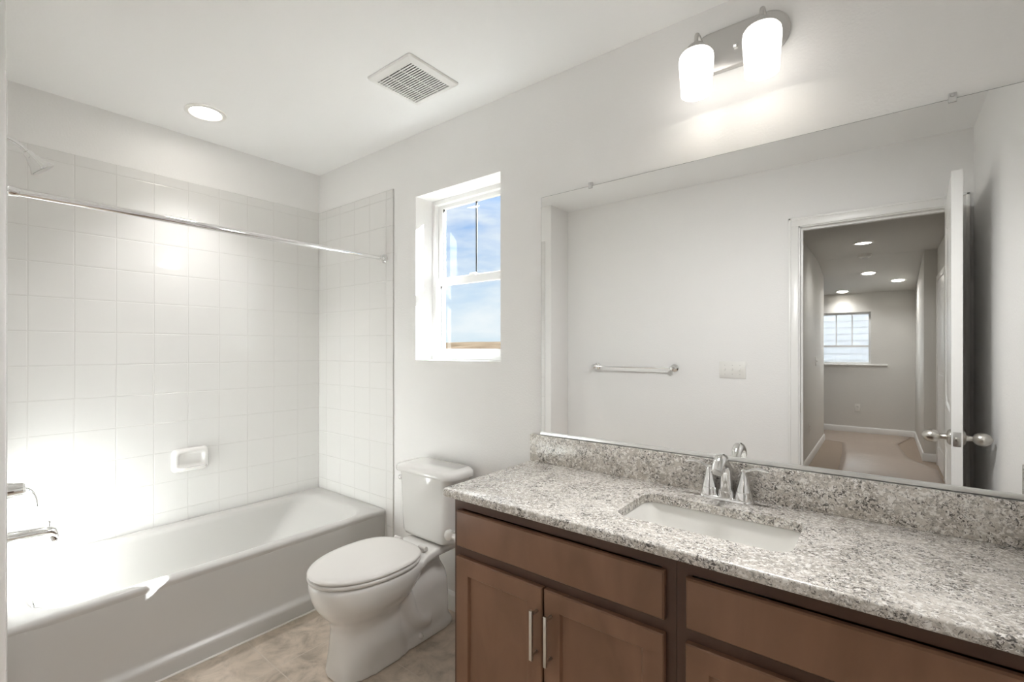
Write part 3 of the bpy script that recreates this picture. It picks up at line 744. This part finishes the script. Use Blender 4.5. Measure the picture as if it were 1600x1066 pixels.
for k in range(NS+1):
    yy = vy-.109 + k*p_
    bx(bm, vx-.107, vx+.107, yy-.0034, yy+.0034, CH-.0168, CH-.0150)
obj('slats', bm, 'grille', vt, smooth=False)
bm = B()
for xx in (vx-.036, vx+.036): bx(bm, xx-.0015, xx+.0015, vy-.109, vy+.109, CH-.0149, CH-.0130)
obj('cross_ribs', bm, 'grille', vt, smooth=False)

# ------------------------------------------------------------------ towel bar, switches (seen in the mirror)
tb = thing('towel_bar', 'chrome towel bar on the wall facing the mirror', 'towel bar', (1.42, D, 1.158))
for x in (1.118, 1.728):
    bm = B(); lathe(bm, [(.027, 0), (.027, .005), (.018, .010), (.012, .016), (.011, .055), (.016, .062), (.017, .074), (.010, .082)], 28, (x, D+.0005, 1.158), (0, 1, 0)); obj('bracket', bm, 'chrome', tb)
bm = B(); tube(bm, [(1.118, D+.068, 1.158), (1.728, D+.068, 1.158)], .0062, 16); obj('bar', bm, 'chrome', tb)
def toggle_plate(name, label, n, c, nrm, group=None):
    """wall plate with n toggles; c centre, nrm the wall's normal"""
    nrm = Vector(nrm); u = Vector((0, 0, 1)).cross(nrm); c = Vector(c)
    mt = Matrix((( u.x, nrm.x, 0, c.x), (u.y, nrm.y, 0, c.y), (0, 0, 1, c.z), (0, 0, 0, 1)))
    t = thing(name, label, 'light switch', c, group); hw = .035 + .023*(n-1)
    bm = B(); bx(bm, -hw, hw, .0005, .0055, -.057, .057, .002, mtx=mt); obj('cover_plate', bm, 'plate', t)
    for k in range(n):
        x = (k-(n-1)/2)*.046
        bm = B(); bx(bm, x-.0045, x+.0045, .0056, .0165, -.004, .010, .002, mtx=mt); obj('toggle', bm, 'plate', t)
        for z in (-.030, .030):
            bm = B(); lathe(bm, [(.003, .0056), (.0028, .0066), (.001, .0068)], 10, mt @ Vector((x, 0, z)), nrm)
            obj('screw', bm, 'satin', t)
    return t
toggle_plate('light_switch', 'white three-gang switch plate between towel bar and doorway', 3, (2.109, D, 1.155), (0, 1, 0))

# ------------------------------------------------------------------ bathroom door
d1 = sempty('door_1', ((DX0+DX1)/2, D, 0))
def casing(bm, x0, x1, ztop, y, s, w, wr=None):
    """flat U-shaped casing with a back-band on both legs and head; s = outward normal sign"""
    wr = wr or w
    for (a, b) in ((x0-w, x0), (x1, x1+wr)):
        bx(bm, a, b, min(y, y+s*.012), max(y, y+s*.012), 0, ztop, .002)
    bx(bm, x0-w, x1+wr, min(y, y+s*.012), max(y, y+s*.012), ztop, ztop+w, .002)
    bx(bm, x0-w, x0-w+.014, min(y, y+s*.018), max(y, y+s*.018), 0, ztop+w, .003)
    bx(bm, x0-w, x1+wr, min(y, y+s*.018), max(y, y+s*.018), ztop+w-.014, ztop+w, .003)
    if wr > .03: bx(bm, x1+wr-.014, x1+wr, min(y, y+s*.018), max(y, y+s*.018), 0, ztop+w, .003)
bm = B(); casing(bm, DX0, DX1, DZ, D+.0004, 1, .054, .056); obj('casing', bm, 'trim', d1)
bm = B(); casing(bm, DX0, DX1, DZ, D-.1204, -1, .054, .056); obj('casing', bm, 'trim', d1)
bm = B()
bx(bm, DX0-.004, DX0+.006, D-.120, D, 0, DZ); bx(bm, DX1-.006, DX1+.004, D-.120, D, 0, DZ); bx(bm, DX0, DX1, D-.120, D, DZ-.006, DZ+.004)
bx(bm, DX0+.006, DX0+.017, D-.075, D-.042, 0, DZ-.006); bx(bm, DX1-.017, DX1-.006, D-.075, D-.042, 0, DZ-.006); bx(bm, DX0+.017, DX1-.017, D-.075, D-.042, DZ-.017, DZ-.006)
obj('jamb', bm, 'trim', d1, smooth=False)
bm = B(); bx(bm, DX0+.0061, DX0+.0075, D-.032, D-.004, .90, .96); obj('strike_plate', bm, 'nickel', d1, smooth=False)
def panel_leaf(bm, wd, ht, th, mtx, panels):
    """door leaf with raised molded panels on both faces; local x along the width, y thickness"""
    for side in (0, 1):
        y0 = 0 if side == 0 else th; s = -1 if side == 0 else 1
        # face made of strips around the panels
        xs = [0, panels[0][0], panels[0][1], wd]
        zs = [0] + sorted([p[2] for p in panels] + [p[3] for p in panels]) + [ht]
        def q(a, b, c, d, y=y0):
            vs = [bm.verts.new(mtx @ Vector(p)) for p in ((a, y, c), (b, y, c), (b, y, d), (a, y, d))]; bm.faces.new(vs)
        for j in range(len(zs)-1):
            q(xs[0], xs[1], zs[j], zs[j+1]); q(xs[2], xs[3], zs[j], zs[j+1])
            if j % 2 == 0: q(xs[1], xs[2], zs[j], zs[j+1])
        for a, b, c, d in panels:
            prev = None
            for ins, dep in ((0, 0), (.012, .007), (.020, .008), (.045, .003), (.050, .002)):
                r = [bm.verts.new(mtx @ Vector(p)) for p in ((a+ins, y0-s*dep, c+ins), (b-ins, y0-s*dep, c+ins), (b-ins, y0-s*dep, d-ins), (a+ins, y0-s*dep, d-ins))]
                if prev:
                    for k in range(4): bm.faces.new([prev[k], prev[(k+1) % 4], r[(k+1) % 4], r[k]])
                prev = r
            bm.faces.new(prev)
    for a, b, c, d, e_, f in ((0, wd, 0, 0, 0, th), (0, wd, ht, ht, 0, th)):
        bm.faces.new([bm.verts.new(mtx @ Vector(p)) for p in ((a, e_, c), (b, e_, c), (b, f, c), (a, f, c))])
    for x in (0, wd):
        bm.faces.new([bm.verts.new(mtx @ Vector(p)) for p in ((x, 0, 0), (x, th, 0), (x, th, ht), (x, 0, ht))])
    bmesh.ops.remove_doubles(bm, verts=bm.verts[:], dist=.00005)
hinge = Vector((DX1-.004, D+.014, .010)); free = Vector((3.1475, -1.072, .010))
xd = (free-hinge); LW = xd.length; xd.normalize(); yd = Vector((-xd.y, xd.x, 0))
LM = Matrix(((xd.x, yd.x, 0, hinge.x), (xd.y, yd.y, 0, hinge.y), (0, 0, 1, hinge.z), (0, 0, 0, 1)))
pn = [(.11, LW-.11, .215, .80), (.11, LW-.11, 1.005, 1.905)]
bm = B(); panel_leaf(bm, LW, 2.032, .035, LM, pn); lf = obj('door_leaf', bm, 'trim', d1, angle=15)
for s in (0, 1):
    o = LM @ Vector((LW-.062, -.0003 if s == 0 else .0353, .906)); ax = (yd if s else -yd)
    bm = B(); lathe(bm, [(.033, 0), (.033, .004), (.026, .010), (.014, .013), (.0115, .020), (.0115, .032), (.018, .037), (.0255, .046), (.0285, .058), (.0265, .072), (.019, .084), (.007, .091), (.003, .093)], 32, o, ax); obj('door_knob', bm, 'nickel', lf)
bm = B(); bx(bm, LW+.0002, LW+.0016, .005, .030, .876, .936, .0004, mtx=LM); lp_ = obj('latch_plate', bm, 'satin', lf)
bm = B(); bx(bm, LW+.0010, LW+.0110, .011, .024, .898, .914, .003, mtx=LM); obj('latch_bolt', bm, 'nickel', lf)
for z in (.25, 1.05, 1.85):
    bm = B(); lathe(bm, [(.006, 0), (.006, .09)], 12, (DX1+.0005, D+.0195, z-.045)); obj('hinge', bm, 'nickel', d1)

# ------------------------------------------------------------------ hall and loft beyond the door
HY0 = D-.12; HX0, HX1 = 2.235, 3.37; LY = -6.50; FY = -7.57; SLY = -5.70
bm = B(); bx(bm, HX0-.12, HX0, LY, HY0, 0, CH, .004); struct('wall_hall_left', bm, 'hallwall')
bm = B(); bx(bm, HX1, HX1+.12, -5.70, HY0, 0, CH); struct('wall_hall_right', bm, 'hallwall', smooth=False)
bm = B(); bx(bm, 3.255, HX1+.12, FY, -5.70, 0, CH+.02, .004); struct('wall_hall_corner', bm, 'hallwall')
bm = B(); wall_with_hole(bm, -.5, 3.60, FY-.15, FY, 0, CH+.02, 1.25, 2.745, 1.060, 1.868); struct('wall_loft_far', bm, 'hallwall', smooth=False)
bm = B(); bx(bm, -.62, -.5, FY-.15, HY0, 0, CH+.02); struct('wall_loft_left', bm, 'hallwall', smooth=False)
bm = B()
pr = [(HY0, CH), (SLY, CH), (FY, CH-.15*(SLY-FY)), (FY-.15, CH-.15*(SLY-FY)-.02), (FY-.15, CH+.15), (HY0, CH+.15)]
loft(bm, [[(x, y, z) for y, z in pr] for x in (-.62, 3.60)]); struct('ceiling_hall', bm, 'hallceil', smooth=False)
bm = B(); bx(bm, -.62, 3.60, FY-.15, HY0+.06, -.12, -.0005); struct('floor_hall', bm, 'carpet', smooth=False)
baseboard('baseboard_hall_left', (HX0, LY), (HX0, HY0), (1, 0))
baseboard('baseboard_far', (-.5, FY), (3.255, FY), (0, 1))
baseboard('baseboard_hall_corner', (3.255, FY), (3.255, -5.70), (-1, 0))
baseboard('baseboard_hall_return', (3.242, -5.70), (HX1, -5.70), (0, 1))
# window of the loft
w2 = sempty('window_2', (2.0, FY-.08, 1.06))
ax0, ax1 = 1.25, 2.745
bm = B(); rectframe(bm, ax0, ax1, 1.060, 1.868, FY-.13, FY-.07, .03); obj('window_frame', bm, 'vinyl', w2, bevel=.002)
bm = B(); bx(bm, ax0+.03, ax1-.03, FY-.125, FY-.085, 1.325, 1.355); obj('meeting_rail', bm, 'vinyl', w2, smooth=False)
for k in range(1, 7):
    x = ax1-.03 - k*.2045
    bm = B(); bx(bm, x-.008, x+.008, FY-.112, FY-.100, 1.355, 1.838); obj('muntin', bm, 'vinyl', w2, smooth=False)
bm = B(); bx(bm, ax0+.03, ax1-.03, FY-.107, FY-.104, 1.09, 1.838); obj('glass_pane', bm, 'glass', w2, smooth=False)
bm = B(); bx(bm, ax0-.02, 2.94, FY-.0+.0005, FY+.022, 1.040, 1.058, .003); obj('window_sill', bm, 'trim', w2)
# unseen mass added and raised to keep sun off the neighbouring house
bm = B(); loft(bm, [[(x, .5, CH+.16), (x, FY-.5, CH+.16), (x, FY-.5, CH+.35), (x, -6.0, CH+5.2), (x, .5, CH+.35)] for x in (-14, 16)]); struct('unseen_shading_roof', bm, 'siding', smooth=False)
# neighbouring house
nb = thing('neighbor_house', 'white clapboard house wall seen through the far window', 'house', (1., -12, -3))
bm = B()
for k in range(46):
    z = -3 + k*.15
    loft(bm, [[(x, -12.0, z), (x, -11.95, z), (x, -11.995, z+.15), (x, -12.1, z+.15), (x, -12.1, z)] for x in (-9, 10)])
obj('siding', bm, 'siding', nb, smooth=False)
# lights of the hall
for lb, x, y in (('recessed hall ceiling light nearest the bathroom door', 2.724, -4.787), ('recessed hall ceiling light past the smoke detector', 2.736, -6.478),
             ('recessed ceiling light right of the others in the mirror', 3.05, -6.95), ('recessed ceiling light nearest the far window', 2.40, -7.40)):
    z = CH - .15*max(0, SLY-y)
    t = downlight('recessed_light', lb, x, y, z, .092, 'hlens', 'recessed lights of the hall')
    if y < SLY:
        t.rotation_euler = (math.atan(.15), 0, 0)
smk = thing('smoke_detector', 'round smoke detector on the hall ceiling between the lights', 'smoke detector', (2.718, -5.60, CH))
bm = B(); lathe(bm, [(.068, 0), (.068, -.012), (.060, -.030), (.045, -.038), (.010, -.040)], 32, (2.718, -5.60, CH-.0005)); obj('housing', bm, 'plate', smk)
bm = B(); lathe(bm, [(.030, -.0385), (.028, -.046), (.004, -.048)], 24, (2.718, -5.60, CH)); obj('sensor_cap', bm, 'satin', smk)
toggle_plate('light_switch', 'white switch plate on the left hall wall in the mirror', 1, (HX0, -5.45, 1.14), (1, 0, 0))
def outlet(label, c, nrm):
    nrm = Vector(nrm); u = Vector((0, 0, 1)).cross(nrm); c = Vector(c)
    mt = Matrix((( u.x, nrm.x, 0, c.x), (u.y, nrm.y, 0, c.y), (0, 0, 1, c.z), (0, 0, 0, 1)))
    t = thing('wall_outlet', label, 'outlet', c)
    bm = B(); bx(bm, -.035, .035, .0005, .0055, -.057, .057, .002, mtx=mt); obj('cover_plate', bm, 'plate', t)
    for z in (-.020, .020):
        bm = B(); bx(bm, -.016, .016, .0056, .0072, z-.013, z+.013, .0005, mtx=mt)
        r_ = obj('receptacle', bm, 'plate', t)
        bm = B()
        for x in (-.006, .006): bx(bm, x-.001, x+.001, .0072, .0076, z-.004, z+.006, mtx=mt)
        obj('slot', bm, 'dark', r_, smooth=False)
outlet('white outlet low on the left hall wall in the mirror', (HX0, -4.78, .39), (1, 0, 0))
outlet('white outlet on the far wall below the loft window', (2.581, FY, .385), (0, 1, 0))
# closet door in the right hall wall
d2 = sempty('door_2', (HX1, -5.0, 0))
bm = B()
y0, y1 = -5.50, -4.72
for a, b in ((y0-.057, y0), (y1, y1+.057)): bx(bm, HX1-.018, HX1-.0005, a, b, 0, 2.05, .003)
bx(bm, HX1-.018, HX1-.0005, y0-.057, y1+.057, 2.05, 2.107, .003); obj('casing', bm, 'trim', d2)
DM = Matrix(((0, -1, 0, HX1-.0006), (1, 0, 0, y0+.002), (0, 0, 1, .01), (0, 0, 0, 1)))
bm = B(); panel_leaf(bm, y1-y0-.004, 2.035, .010, DM, [(.11, .66, .215, .80), (.11, .66, 1.005, 1.905)]); obj('door_leaf', bm, 'trim', d2, angle=15)
# protective film on the carpet
bm = B()
pts = [(2.52, -2.3), (2.517, -4.70), (2.49, -5.74), (2.45, -6.42), (2.24, -6.50), (1.4, -6.55), (1.4, -7.52), (3.20, -7.54), (3.17, -7.30), (3.04, -6.70), (3.12, -5.75), (3.34, -5.18), (3.34, -2.3)]
v_ = [bm.verts.new((x, y, .004)) for x, y in pts]; f = bm.faces.new(v_)
bmesh.ops.triangulate(bm, faces=[f]); bmesh.ops.subdivide_edges(bm, edges=bm.edges[:], cuts=10, use_grid_fill=True)
for v in bm.verts:
    v.co.z = .004 + .006*max(0, noise.noise(Vector((v.co.x*5, v.co.y*2.2, 0))))
fm = obj('carpet_film', bm, 'film'); tag(fm, 'crinkled plastic film laid over the hall carpet', 'floor film')
fm.modifiers.new('thickness', 'SOLIDIFY').thickness = .0006
